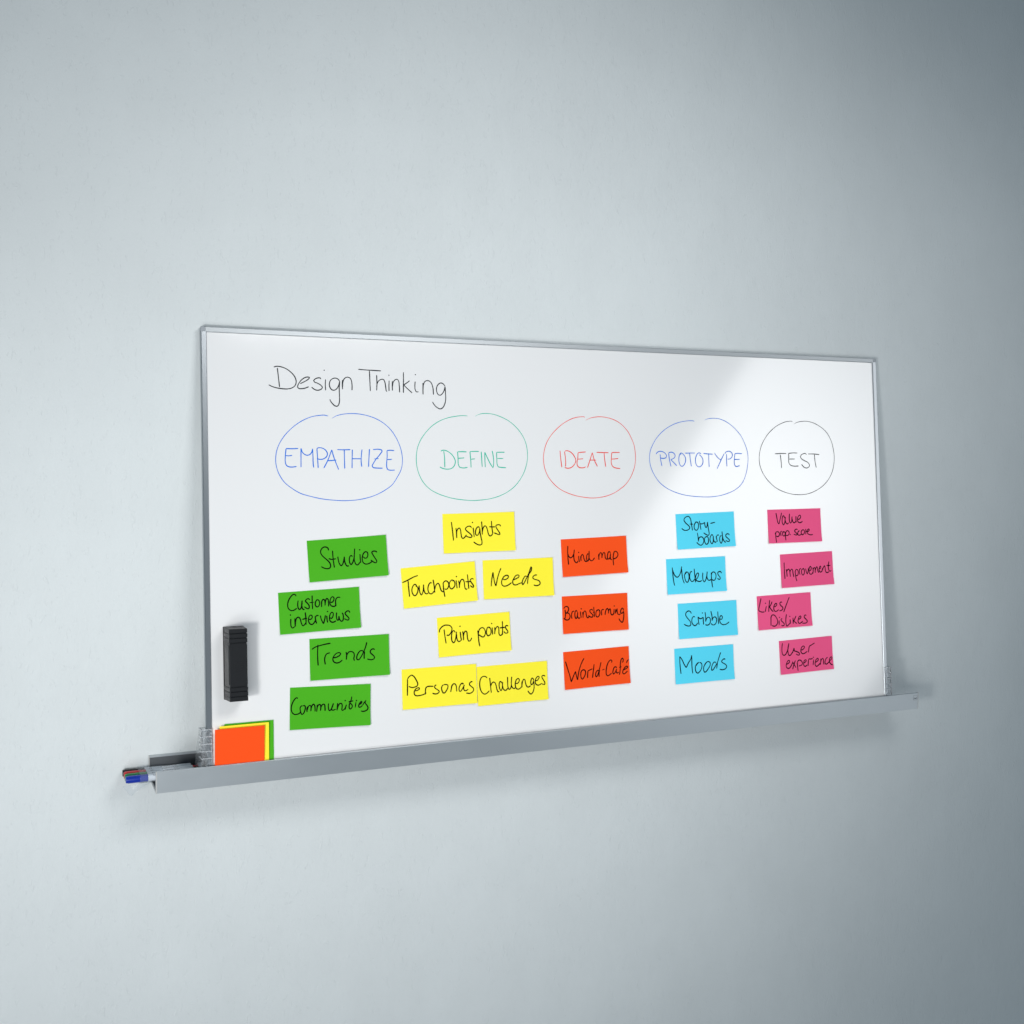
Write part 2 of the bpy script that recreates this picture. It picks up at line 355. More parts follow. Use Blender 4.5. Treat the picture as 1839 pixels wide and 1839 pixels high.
BOARD_INK = [
    ('title_Design', '1823,-925 1847,-1163 1870,-1397|1734,-910 1805,-889 1909,-896 2040,-941 2157,-1023 2247,-1125 2285,-1241 2256,-1347 2176,-1409 2057,-1438 1926,-1434 1770,-1412 1680,-1384 1603,-1347|2381,-1299 2483,-1249 2591,-1180 2618,-1139 2578,-1128 2498,-1148 2404,-1219 2336,-1318 2317,-1379 2348,-1417 2427,-1420 2520,-1400 2596,-1366|2907,-1170 2891,-1144 2832,-1141 2765,-1169 2724,-1215 2750,-1249 2830,-1278 2909,-1328 2941,-1372 2908,-1421 2827,-1449 2747,-1433 2667,-1377|3025,-1172 3017,-1312 3023,-1449|2995,-945|3386,-1201 3332,-1149 3265,-1133 3183,-1162 3133,-1229 3120,-1309 3146,-1388 3199,-1434 3259,-1432 3320,-1383 3365,-1289 3386,-1201|3386,-1201 3371,-1382 3375,-1594 3370,-1726 3338,-1815 3292,-1837 3238,-1817 3177,-1757 3140,-1705 3127,-1663|3460,-1172 3452,-1300 3458,-1408|3459,-1353 3467,-1233 3510,-1138 3579,-1101 3647,-1115 3687,-1173 3704,-1292 3702,-1426'),
    ('title_Thinking', '3872,-892 4011,-900 4177,-905 4317,-909 4471,-912|4166,-919 4172,-1145 4180,-1434|4354,-1021 4358,-1220 4348,-1414|4350,-1328 4366,-1233 4410,-1164 4481,-1127 4537,-1134 4569,-1200 4589,-1321 4601,-1415 4621,-1434|4683,-1151 4675,-1292 4675,-1421|4680,-1018|4774,-1162 4765,-1289 4766,-1406|4767,-1316 4790,-1194 4842,-1130 4900,-1114 4938,-1162 4953,-1284 4958,-1447|5072,-924 5066,-1199 5060,-1457|5239,-1137 5160,-1196 5073,-1253|5073,-1253 5157,-1333 5298,-1454|5385,-1154 5374,-1272 5381,-1367 5414,-1421 5472,-1417|5395,-979|5596,-1184 5593,-1321 5592,-1485|5594,-1375 5606,-1238 5652,-1149 5725,-1122 5797,-1150 5848,-1231 5872,-1340 5877,-1483|6205,-1262 6162,-1200 6089,-1172 6015,-1213 5969,-1297 5972,-1407 6009,-1474 6067,-1492 6127,-1444 6179,-1360 6205,-1262|6205,-1262 6213,-1442 6212,-1607 6179,-1732 6118,-1822 6059,-1848 5972,-1814 5900,-1752 5846,-1671'),
    ('circle_EMPATHIZE', '3169,-2143 3270,-2082 3433,-2036 3657,-2012 3902,-2023 4128,-2067 4354,-2149 4560,-2276 4724,-2434 4846,-2623 4947,-2853 4989,-3053 4996,-3214 4956,-3415 4846,-3615 4716,-3794 4525,-3932 4315,-4039 4065,-4122 3757,-4177 3452,-4191 3170,-4174 2891,-4141 2615,-4080 2341,-3996 2147,-3882 1955,-3727 1823,-3525 1759,-3333 1745,-3161 1775,-2950 1866,-2738 2015,-2534 2213,-2348 2431,-2204 2650,-2112 2830,-2076 2989,-2064 3075,-2087'),
    ('word_EMPATHIZE', '2004,-2900 2145,-2904 2307,-2895|2004,-2900 1986,-3064 1980,-3218 2011,-3314 2078,-3347 2156,-3351 2258,-3339|1990,-3074 2083,-3077 2152,-3064|2376,-2889 2372,-3102 2368,-3357|2376,-2889 2408,-2985 2466,-3043 2534,-3062 2594,-3043 2644,-2984 2666,-2897|2666,-2897 2672,-3101 2675,-3275 2687,-3367|2775,-2906 2785,-3100 2798,-3378|2774,-2915 2785,-2886 2835,-2874 2914,-2885 2993,-2934 3038,-3021 3010,-3100 2939,-3149 2849,-3162 2770,-3145|2941,-3379 3049,-3178 3150,-2923|3150,-2923 3210,-3138 3319,-3418|3048,-3197 3149,-3189 3263,-3179|3289,-2918 3436,-2923 3629,-2918|3472,-2925 3472,-3137 3475,-3393|3680,-2914 3671,-3137 3663,-3383|3675,-3145 3777,-3145 3896,-3146|3932,-2909 3912,-3057 3903,-3215 3917,-3348|4127,-2898 4111,-3096 4093,-3350|4218,-2913 4318,-2903 4421,-2912 4458,-2940 4398,-3036 4292,-3155 4206,-3284 4189,-3324 4215,-3364 4308,-3378 4466,-3382|4240,-3149 4365,-3139|4588,-2935 4672,-2928 4781,-2936|4588,-2935 4589,-3095 4573,-3254 4575,-3364 4599,-3414 4661,-3434 4787,-3430|4583,-3167 4646,-3162 4715,-3154'),
    ('circle_DEFINE', '7032,-2021 7134,-1972 7287,-1943 7421,-1944 7574,-1964 7765,-2023 7975,-2116 8166,-2256 8318,-2414 8431,-2591 8495,-2768 8520,-2947 8520,-3125 8480,-3303 8406,-3498 8283,-3693 8122,-3869 7905,-4018 7651,-4126 7363,-4196 7077,-4224 6945,-4230 6701,-4215 6403,-4177 6146,-4113 5927,-4034 5710,-3912 5550,-3748 5446,-3560 5387,-3355 5370,-3150 5397,-2910 5474,-2705 5615,-2498 5784,-2324 5989,-2183 6231,-2084 6474,-2033 6662,-2012 6821,-2016'),
    ('word_DEFINE', '6128,-2937 6147,-3131 6147,-3364|6044,-2941 6119,-2917 6211,-2937 6320,-3001 6402,-3095 6442,-3199 6425,-3295 6367,-3369 6292,-3402 6199,-3409 6089,-3389 6007,-3352|6513,-2956 6638,-2954 6766,-2957|6513,-2956 6522,-3130 6527,-3286 6563,-3355 6665,-3378 6784,-3362|6531,-3126 6615,-3121 6700,-3114|6860,-2951 6977,-2944 7115,-2946|6860,-2951 6877,-3164 6883,-3369|6878,-3150 7000,-3139|7181,-2948 7190,-3146 7198,-3352|7289,-3361 7281,-3163 7284,-2963|7284,-2963 7352,-3110 7434,-3268 7508,-3377|7518,-3365 7531,-3215 7517,-3039 7495,-2925|7620,-2965 7740,-2963 7852,-2964|7620,-2965 7624,-3127 7629,-3285 7662,-3347 7749,-3365 7885,-3372|7635,-3129 7809,-3127'),
    ('circle_IDEATE', '10313,-2073 10437,-2017 10608,-1981 10760,-1970 10950,-1984 11140,-2027 11348,-2115 11518,-2244 11649,-2394 11740,-2562 11813,-2731 11845,-2917 11851,-3103 11822,-3323 11758,-3491 11665,-3660 11524,-3827 11346,-3960 11151,-4067 10919,-4149 10671,-4192 10445,-4205 10202,-4182 9943,-4135 9704,-4062 9469,-3953 9272,-3796 9114,-3600 9029,-3404 8995,-3192 9004,-3013 9065,-2784 9161,-2603 9312,-2422 9500,-2255 9707,-2120 9913,-2029 10082,-1990 10213,-1979 10260,-1980 10284,-1997'),
    ('word_IDEATE', '9499,-2909 9516,-3142 9541,-3363|9636,-2936 9658,-3125 9662,-3240 9652,-3344|9640,-2931 9683,-2913 9775,-2927 9866,-2984 9937,-3075 9972,-3157 9955,-3240 9893,-3322 9817,-3372 9724,-3390 9627,-3368|10049,-2964 10165,-2952 10288,-2943|10049,-2964 10033,-3124 10007,-3240 10026,-3331 10087,-3370 10189,-3377 10274,-3352|10028,-3139 10122,-3137 10197,-3129|10326,-3376 10401,-3190 10489,-2957|10489,-2957 10543,-3156 10636,-3339|10392,-3171 10496,-3165 10594,-3168|10621,-2953 10805,-2957 10999,-2960|10858,-2964 10871,-3156 10897,-3351|11100,-2957 11225,-2952 11354,-2951|11100,-2957 11080,-3122 11077,-3256 11117,-3339 11211,-3381 11355,-3398|11085,-3138 11200,-3131 11302,-3116'),
    ('circle_PROTOTYPE', '14181,-2009 14286,-1970 14474,-1950 14682,-1964 14890,-2027 15096,-2142 15281,-2290 15445,-2474 15554,-2685 15631,-2898 15650,-3128 15612,-3376 15562,-3553 15458,-3765 15325,-3914 15129,-4035 14894,-4121 14598,-4188 14285,-4216 13976,-4211 13670,-4187 13367,-4140 13087,-4060 12831,-3947 12598,-3775 12427,-3544 12336,-3340 12308,-3153 12330,-2931 12415,-2743 12561,-2537 12767,-2347 12992,-2207 13237,-2108 13482,-2053 13646,-2035 13769,-2033 13834,-2046'),
    ('word_PROTOTYPE', '12655,-2995 12669,-3152 12703,-3328|12525,-2999 12557,-2951 12647,-2914 12747,-2926 12825,-2972 12866,-3040 12841,-3092 12770,-3112 12671,-3104|12941,-2976 12959,-3151 13004,-3343|12931,-2983 12956,-2951 13047,-2937 13116,-2971 13150,-3034 13121,-3096 12999,-3151|12999,-3151 13097,-3228 13198,-3323|13359,-2947 13306,-3004 13273,-3099 13278,-3220 13316,-3309 13375,-3337 13438,-3297 13492,-3202 13496,-3098 13448,-3021 13389,-2969 13338,-2961 13317,-2987 13357,-2995|13484,-2964 13643,-2958 13817,-2957|13639,-2960 13657,-3150 13684,-3340|14027,-2984 13981,-2955 13919,-2962 13866,-3028 13831,-3132 13837,-3254 13885,-3332 13942,-3352 14009,-3332 14074,-3245 14078,-3132 14029,-3054 13959,-3002|14104,-2966 14249,-2981 14425,-2988|14287,-2959 14284,-3149 14290,-3358|14482,-2951 14578,-3069 14700,-3162|14818,-2972 14700,-3165 14559,-3407|14902,-2977 14895,-3147 14903,-3340|14843,-2977 14881,-2928 14962,-2901 15046,-2915 15102,-2980 15093,-3050 15027,-3115 14932,-3130|15192,-2965 15319,-2961 15442,-2968|15192,-2965 15168,-3129 15163,-3270 15199,-3332 15262,-3341 15344,-3312|15149,-3133 15249,-3138 15355,-3132'),
    ('circle_TEST', '17339,-2080 17457,-2025 17584,-1998 17747,-1984 17927,-1996 18106,-2041 18285,-2119 18445,-2216 18569,-2324 18673,-2470 18757,-2661 18803,-2867 18819,-3058 18799,-3250 18740,-3456 18639,-3646 18485,-3821 18277,-3973 18036,-4088 17761,-4165 17491,-4187 17224,-4170 16961,-4114 16683,-4011 16461,-3867 16277,-3694 16129,-3480 16059,-3280 16045,-3109 16073,-2924 16151,-2709 16272,-2523 16436,-2342 16635,-2189 16851,-2078 17030,-2017 17191,-1993 17271,-1992 17294,-2009'),
    ('word_TEST', '16612,-2969 16814,-2958 17027,-2957|16813,-2992 16832,-3179 16843,-3388|17112,-2951 17258,-2940 17437,-2939|17121,-2955 17118,-3107 17118,-3237 17172,-3301 17295,-3333 17465,-3330|17126,-3121 17343,-3119|17776,-2989 17741,-2955 17669,-2960 17587,-2997 17548,-3048 17582,-3106 17678,-3163 17802,-3214 17863,-3272 17870,-3323 17822,-3374 17741,-3389 17661,-3359 17575,-3277|17831,-2967 18030,-2966 18253,-2984|18071,-2980 18084,-3177 18121,-3377'),
]
ic = {"title": "black", "EMPATHIZE": "blue", "DEFINE": "green", "IDEATE": "red", "PROTOTYPE": "blue", "TEST": "black"}
for key, data in BOARD_INK:
    kind, word = key.split("_")
    shifted = "|".join(" ".join("%d,%d" % (int(t.split(",")[0]) - round(hw * 10), int(t.split(",")[1]) + round(H * 10)) for t in s.split()) for s in data.split("|"))
    if kind == "title":
        o = ink("handwritten_title", shifted, 2.5, INK["black"], board, lambda x, y: 1.0)
        o["label"] = "black handwritten word " + word
    elif kind == "circle":
        o = ink("drawn_circle", shifted, 1.75, INK[ic[word]], board, lambda x, y: 1.0, lead=22, step=5)
        o["label"] = "%s hand drawn oval around %s" % (ic[word], word)
    else:
        o = ink("handwritten_heading", shifted, 2.4, INK[ic[word]], board, lambda x, y: 1.0)
        o["label"] = "%s capitals reading %s" % (ic[word], word)

# ------------------------------------------------------------------ cards on the board
NOTES = [
    ('green', 'green card reading Studies, topmost of the green column under EMPATHIZE', 351.1, 562.3, -0.0479, 202.1, 102.0, '-476,228 -490,286 -527,317 -572,325 -632,304 -675,244 -681,187 -644,114 -571,39 -486,-51 -452,-130 -469,-192 -523,-215 -588,-204 -638,-184 -692,-148|-380,221 -377,17 -361,-204|-493,32 -417,7 -305,13|-255,67 -248,-19 -228,-110 -185,-169 -143,-130 -106,-31 -88,51|-88,51 -90,-58 -65,-149 -29,-193 14,-185|116,22 101,55 75,60 42,15 33,-68 48,-139 73,-161 116,-113 157,-1 189,228|169,75 159,-14 170,-105 199,-171 231,-184 273,-158 303,-115|316,83 315,-27 321,-139|316,186|392,12 429,-29 483,-27 517,35 512,99 473,128 418,100 375,20 366,-69 388,-142 445,-181 513,-178 568,-157 613,-128|761,90 722,119 655,123 624,104 649,37 697,-51 735,-125 723,-163 689,-167 637,-136 583,-89'),
    ('green', 'green card reading Customer interviews, second in the green column, set furthest left', 277.4, 687.6, -0.0294, 202.3, 101.1, '-572,389 -592,428 -636,440 -695,399 -756,316 -788,219 -784,131 -742,69 -686,48 -628,62 -567,99|-526,286 -543,199 -537,111 -507,63 -474,81 -442,166 -431,278|-431,278 -445,167 -435,97 -412,57 -377,55|-235,270 -259,303 -297,306 -337,277 -349,253 -315,213 -272,159 -258,114 -270,71 -296,64 -340,86 -386,121|-176,381 -180,209 -181,45|-255,206 -138,214|-48,274 -84,239 -107,178 -100,121 -63,89 -23,108 3,169 -11,240 -48,274|51,184 49,128 49,74|52,140 59,215 94,263 126,248 140,184 136,106|138,146 158,233 186,278 215,260 227,190 226,76|273,186 311,171 356,212 369,280 337,311 297,286 267,212 264,136 294,90 345,69 385,76 412,93|411,71 405,163 412,226 437,269 487,288 532,274|-729,-142 -737,-235 -735,-316 -712,-362 -686,-368 -647,-340|-735,-54|-628,-140 -630,-244 -631,-344|-628,-294 -608,-183 -574,-130 -535,-124 -499,-167 -483,-244 -461,-314 -437,-338 -404,-319 -363,-266|-367,-15 -358,-154 -363,-323|-453,-190 -410,-175 -326,-165|-289,-191 -244,-201 -204,-167 -202,-117 -233,-95 -273,-123 -296,-209 -286,-273 -244,-321 -199,-321 -152,-278 -124,-230|-125,-129 -119,-224 -98,-317|-125,-186 -113,-143 -80,-120 -34,-122|4,-121 25,-224 72,-335|72,-335 109,-231 134,-125|166,-141 168,-223 179,-315|192,-42|241,-191 279,-220 320,-172 331,-97 299,-69 259,-104 232,-190 238,-267 281,-311 333,-313 393,-286|419,-79 407,-192 424,-282|424,-282 453,-272 475,-172|475,-172 486,-262 530,-310 564,-294 583,-219 578,-143 553,-99|753,-123 739,-79 700,-67 659,-86 631,-122 655,-168 699,-216 723,-263 702,-293 663,-287 603,-249'),
    ('green', 'green card reading Trends, between Customer interviews and Communities', 351.1, 806.3, -0.0016, 201.9, 101.2, '-956,246 -884,292 -780,322 -637,351 -481,369|-799,355 -812,168 -812,5 -805,-155|-624,-143 -639,-32 -624,54 -584,115 -499,138|-424,9 -345,16 -253,61 -232,103 -271,125 -337,111 -403,52 -431,-22 -413,-86 -348,-122 -269,-113 -190,-61|-94,132 -80,55 -91,-64|-90,-20 -62,79 -15,127 51,129 103,94 115,16 100,-46 119,-101|362,102 317,137 263,127 209,67 178,-13 183,-71 225,-83 293,-8 363,114 412,226 445,339|383,113 370,25 368,-71|644,134 618,159 564,152 527,103 542,58 607,-4 633,-51 606,-94 538,-104 445,-80'),
    ('green', 'green card reading Communities, lowest of the green column above the tray', 299.9, 923.8, 0.0292, 202.2, 101.3, '-818,228 -841,257 -873,244 -929,172 -971,63 -974,-35 -944,-105 -893,-142 -836,-142 -773,-121 -736,-73|-693,54 -731,50 -759,2 -748,-73 -716,-149 -678,-133 -640,-54 -629,20 -648,56 -693,54|-571,35 -590,-32 -585,-101|-585,-70 -565,4 -533,54 -501,50 -488,-13 -493,-90|-494,-62 -469,36 -431,80 -403,57 -388,-19 -387,-102|-335,66 -340,-21 -346,-111|-346,-71 -328,16 -290,63 -257,55 -244,-14 -252,-91|-252,-63 -231,16 -193,64 -154,56 -140,-20 -136,-101|-51,82 -56,1 -43,-75 -23,-101 16,-66 54,20 73,79|54,20 28,-54 35,-86 74,-92 133,-70|179,76 171,-12 163,-106|165,-87 197,12 236,62 268,61 292,32 289,-56 283,-104|283,-94 296,-111 342,-91 381,-36 402,26|387,-11 375,-99|370,124|536,220 524,145 485,59|452,90 504,96 577,111|485,59 472,-3 477,-67 499,-87 539,-57 551,-8 518,38 478,72|646,88 624,-62|656,113|723,8 769,31 795,68 782,84 743,51 714,-10 724,-55 757,-54 809,-15|809,-15 862,64 901,106|901,106 875,63 889,25 929,-28 950,-80 924,-130 864,-158 811,-161 771,-146'),
    ('yellow', 'yellow card reading Insights, topmost of the yellow cards under DEFINE', 706.6, 506.4, -0.0115, 202.2, 101.9, '-768,300 -746,61 -727,-186|-648,137 -637,7 -635,-127|-639,-55 -624,57 -588,118 -547,130 -522,78 -512,-22 -495,-111 -462,-141 -407,-108 -361,-49|-212,118 -233,161 -281,171 -343,154 -385,108 -360,60 -280,-5 -214,-71 -209,-103 -244,-124 -311,-109 -378,-80|-166,132 -154,3 -145,-118|-179,265|21,110 -8,143 -42,140 -83,89 -105,14 -97,-50 -64,-79 -22,-46 8,22 21,110|21,110 28,-16 50,-144 69,-258 58,-308 9,-329 -59,-314 -119,-279 -169,-243|80,286 87,108 88,-60|88,7 122,120 165,165 206,142 237,52 261,-50 300,-105 342,-91 386,-42|360,290 365,137 386,-42|286,140 372,130 455,129|618,135 596,174 541,182 487,165 483,127 522,55 581,-36 584,-68 565,-82|565,-82 504,-59 421,-26'),
    ('yellow', 'yellow card reading Touchpoints, tilted, left of the Needs card', 592.4, 637.7, -0.0564, 202.1, 102.1, '-995,147 -852,193 -690,258 -563,289|-837,186 -836,-11 -831,-230|-618,16 -634,55 -672,73 -722,27 -755,-57 -748,-143 -714,-202 -675,-213 -626,-168 -593,-85 -588,-24 -618,16 -649,32|-553,35 -553,-77 -540,-165 -511,-214 -475,-171 -443,-63 -431,47|-436,-14 -430,-101 -403,-178 -365,-201 -317,-181|-206,56 -237,74 -280,39 -315,-39 -320,-125 -292,-190 -247,-213 -199,-193 -155,-142|-162,145 -146,-31 -144,-195|-137,-118 -106,-22 -62,29 -28,35 1,-20 21,-109 49,-175 88,-188 117,-157|106,44 105,-143 123,-329|99,-43 112,31 156,74 209,72 252,17 253,-45 228,-105 185,-138 127,-120|382,42 371,81 331,78 286,27 269,-47 288,-117 326,-143 375,-120 420,-62 426,13 397,66 358,85|465,72 470,-29 477,-143|483,160|531,53 544,-36 543,-139|545,-74 576,23 621,72 661,68 683,0 688,-101 702,-178 728,-193 753,-170|787,192 793,15 794,-187|718,9 785,-3 880,0|946,44 913,70 871,57 848,22 878,-31 920,-99 931,-137 909,-158 876,-138 838,-103'),
    ('yellow', 'yellow card reading Needs, right of the Touchpoints card', 816.2, 629.8, -0.0068, 202.6, 101.5, '-794,-184 -768,1 -727,189|-727,189 -709,22 -687,-98 -657,-180|-657,-180 -605,17 -547,181 -496,283|-461,17 -417,-21 -351,-12 -297,27 -295,75 -341,89 -414,62 -469,-13 -491,-83 -474,-162 -422,-194 -357,-188 -283,-159 -203,-109|-154,-40 -67,-14 14,31 21,66 -18,84 -78,65 -133,-5 -169,-75 -164,-135 -126,-173 -60,-173 21,-144 108,-124|253,26 213,45 173,17 123,-65 103,-136 119,-179 161,-139 238,-10 309,119 382,291|382,291 397,248 378,177 308,83 277,-36 259,-167|549,54 508,60 447,35 419,-6 451,-44 531,-72 597,-99 628,-167 593,-208 512,-224 435,-202'),
    ('yellow', 'yellow card reading Pain points, alone in the middle of the yellow group', 686.2, 770.2, -0.0264, 202.4, 101.0, '-832,199 -818,26 -794,-168|-962,125 -956,187 -906,251 -831,294 -744,299 -658,274 -614,208 -624,146 -668,69 -717,34 -770,47|-530,89 -551,134 -584,143 -621,84 -637,-27 -625,-127 -587,-168 -551,-134 -519,-37 -492,110|-495,48 -493,-52 -470,-128 -431,-151 -382,-124|-391,102 -383,-11 -366,-131|-388,239|-319,108 -309,-5 -306,-130|-303,-18 -278,67 -242,102 -209,80 -200,-2 -192,-103 -168,-161 -133,-158 -98,-124 -79,-79|98,92 111,-54 117,-205 135,-326|113,-4 139,94 189,144 251,148 297,100 313,17 289,-57 246,-93 185,-67 119,-17|429,114 417,153 382,143 351,77 348,-24 385,-71 434,-57 471,3 469,92 437,145 396,151|510,139 511,50 513,-53|504,238|582,137 581,44 572,-46|575,7 615,111 659,149 690,124 695,35 697,-54 723,-92 765,-79 793,-37|805,279 802,89 790,-81|722,105 789,109 869,109|958,127 938,150 903,151 880,121 899,68 938,14 942,-31 900,-46 865,-37 833,10'),
    ('yellow', 'yellow card reading Personas, lower left, edge against the Challenges card', 586.9, 897.1, -0.0025, 202.4, 100.6, '-876,-167 -866,78 -862,254|-862,254 -815,311 -750,343 -692,308 -629,212 -589,105 -614,58 -673,38 -751,32 -834,69|-675,-59 -610,-52 -548,-21 -550,4 -595,11 -661,-24 -692,-95 -678,-157 -626,-185 -535,-183 -450,-169 -364,-134|-391,-174 -388,-83 -374,-10 -340,21 -268,26 -166,16|-83,40 -116,39 -139,1 -111,-44 -46,-86 -14,-126 -48,-166 -115,-181 -200,-157|116,36 76,15 52,-45 66,-120 97,-175 137,-169 192,-105 227,-34 222,16 169,36 116,36|329,7 320,-66 297,-166|313,-90 335,-18 376,34 423,31 455,-28 460,-90 465,-167|637,-5 645,26 611,34 563,-11 531,-83 536,-158 565,-170 607,-127 649,-68 678,-8|663,-44 655,-106 680,-157 721,-163 780,-128|905,52 869,55 820,18 819,-19 865,-67 918,-115 924,-165 889,-212 820,-240 719,-223'),
    ('yellow', 'yellow card reading Challenges, lower right, edge against the Personas card', 792.0, 904.3, -0.0091, 201.5, 101.2, '-720,191 -763,232 -831,244 -894,206 -931,115 -938,3 -911,-112 -866,-185 -806,-215 -743,-196 -672,-139|-651,192 -634,-11 -620,-200|-627,-24 -597,43 -548,74 -507,54 -475,-24 -452,-140 -422,-190 -391,-177|-321,25 -327,64 -361,67 -387,6 -381,-96 -342,-166 -305,-102 -288,58|-291,-28 -277,-117 -237,-165 -189,-163 -145,-116|-139,177 -142,35 -137,-92 -105,-155 -61,-123 -33,-25|-20,173 -34,51 -34,-63 1,-129 57,-140 93,-112|90,-10 132,-20 182,20 194,77 164,108 114,83 76,-9 80,-98 113,-158 161,-171 211,-154 255,-113|271,26 264,-50 264,-137|262,-101 288,11 318,72 353,63 371,-21 397,-106 438,-141 481,-132 520,-108|607,10 602,61 567,86 537,41 524,-34 539,-87 575,-70 607,10|607,10 617,-106 606,-207 567,-293 516,-329 474,-304 427,-234|664,5 714,14 766,73 767,105 732,118 680,68 653,-7 668,-78 723,-113 781,-107 832,-73|939,97 919,125 876,131 846,99 872,39 919,-42 925,-94 909,-121|909,-121 832,-80'),
    ('orange', 'orange card reading Mind map, topmost of three orange cards under IDEATE', 1046.4, 579.1, -0.0258, 200.5, 101.4, '-799,323 -813,142 -812,-30 -804,-186|-811,117 -791,43 -739,-3 -689,12 -637,83 -606,210|-626,107 -634,9 -619,-90 -573,-146 -538,-138 -508,-91|-486,37 -484,-49 -468,-133|-481,127|-424,28 -421,-40 -421,-111|-422,-53 -403,32 -366,67 -340,29 -324,-58 -293,-122 -259,-130 -215,-108|-185,57 -198,76 -227,47 -246,-38 -236,-107 -209,-121 -177,-55 -164,56 -155,154|-169,7 -163,-56 -131,-107 -90,-122 -46,-100 0,-40|132,51 132,-23 134,-114|134,-36 160,50 197,85 224,58 233,8 228,-70|231,-29 259,44 297,82 324,65 327,-10 344,-85 378,-110 415,-89|501,36 482,87 454,98 423,60 401,-26 408,-89 443,-104 481,-56 501,36|501,36 488,-56 499,-113 534,-131|578,-37 571,-149 576,-286|572,-86 593,25 625,86 661,94 710,62 728,5 703,-56 643,-97 578,-111'),
    ('orange', 'orange card reading Brainstorming, middle of the three orange cards', 1043.9, 734.1, -0.0050, 200.4, 100.7, '-918,145 -906,35 -927,-98|-954,172 -916,218 -867,230 -820,201 -808,151 -831,92 -901,41|-901,41 -825,49 -779,3 -774,-58 -804,-117 -859,-136 -914,-123 -967,-83|-711,-113 -730,-48 -719,24 -694,78 -638,93|-549,57 -568,101 -596,97 -619,43 -622,-42 -603,-105 -576,-106 -553,-46 -535,57|-544,-10 -540,-72 -506,-113 -464,-88|-451,70 -447,-16 -434,-102|-424,142|-387,54 -378,-20 -378,-106|-376,-44 -348,52 -312,77 -285,42 -274,-38 -249,-107 -221,-109 -185,-74|-74,68 -87,99 -122,107 -162,79 -153,35 -105,-11 -72,-62 -87,-98 -130,-102 -219,-53|-38,176 -34,34 -27,-102|-76,31 -6,24|80,53 59,79 30,31 20,-43 32,-93 67,-109 110,-85 145,-13 136,62 102,88 66,78|198,-75 198,9 204,64 229,88 274,79|304,-69 318,15 350,87 386,106 406,72 411,22|406,-34 419,34 442,82 466,93 475,30 487,-45 514,-80 557,-61 585,-7|589,86 582,12 575,-62|597,164|630,84 629,-53|630,-28 654,33 684,91|684,91 681,6 707,-70 750,-81 779,-61|868,21 863,77 835,91 798,50 781,-12 801,-50 837,-40 875,8|875,8 878,-92 859,-215 835,-283 813,-294 765,-260 721,-186'),
    ('orange', 'orange card reading World-Café, lowest of the three orange cards on the board', 1044.3, 881.8, -0.0179, 200.5, 100.8, '-946,249 -876,5 -828,-157 -801,-312|-801,-312 -733,-178 -655,-39|-655,-39 -636,-163 -609,-277|-609,-277 -547,-36 -468,152 -381,288|-421,-23 -471,-43 -500,-126 -493,-225 -461,-268 -417,-232 -365,-151 -354,-66 -386,-26 -442,-21|-300,-255 -291,-157 -277,-61|-277,-61 -213,-42 -135,-18|-77,106 -109,-64 -150,-262|59,-79 24,-76 -28,-120 -49,-192 -34,-242 2,-221 57,-103 107,40 135,136|81,-56 62,-153 54,-257|162,-78 236,-60|463,95 473,150 439,172 373,128 310,10 283,-111 285,-210 319,-248 376,-231 449,-188|612,-66 585,-27 542,-35 503,-106 485,-179 505,-218 549,-185 611,-85|602,-127 592,-176 620,-200 664,-176|795,66 823,139 804,190 767,168 733,59 718,-88 698,-198 678,-252|684,-54 761,-40|823,-135 889,-104 941,-71 936,-43 893,-42 832,-98 790,-169 790,-219 825,-241 869,-220 936,-170|912,50 943,103 986,146'),
    ('blue', 'light blue card reading Story-boards on two lines, topmost under PROTOTYPE', 1409.2, 517.0, -0.0235, 195.5, 100.2, '-494,347 -511,392 -556,422 -616,414 -691,366 -705,317 -659,242 -584,177 -528,113 -537,69 -592,38 -672,28 -737,45 -799,92|-486,369 -463,200 -439,14|-529,203 -404,192|-315,238 -357,195 -379,129 -366,56 -315,14 -260,45 -229,122 -237,213 -281,250 -328,239 -316,227|-193,278 -173,165 -155,24|-178,199 -105,188 -23,220|-15,237 -13,158 9,84 29,77 59,132 79,238|79,238 91,108 110,-28 116,-107 89,-148 43,-135 -16,-107 -71,-70|167,184 340,218|-279,-55 -267,-179 -265,-308|-264,-280 -228,-203 -167,-178 -115,-197 -85,-255 -89,-322 -133,-388 -195,-418 -260,-392 -329,-327|26,-193 -14,-191 -50,-234 -57,-313 -32,-381 0,-400 49,-374 80,-297 72,-218 40,-177 -7,-186|243,-170 211,-132 169,-166 134,-243 138,-334 182,-392 225,-349 244,-260 243,-170|249,-170 249,-283 273,-341 305,-359 341,-333|347,-180 358,-266 373,-349|355,-209 385,-160 419,-150 445,-172|533,-178 492,-187 461,-248 462,-339 492,-397 529,-354 555,-253 554,-55|560,-185 574,-276 611,-352 659,-377|792,-179 773,-144 726,-134 677,-162 674,-208 732,-262 783,-321 767,-354 719,-354 656,-317'),
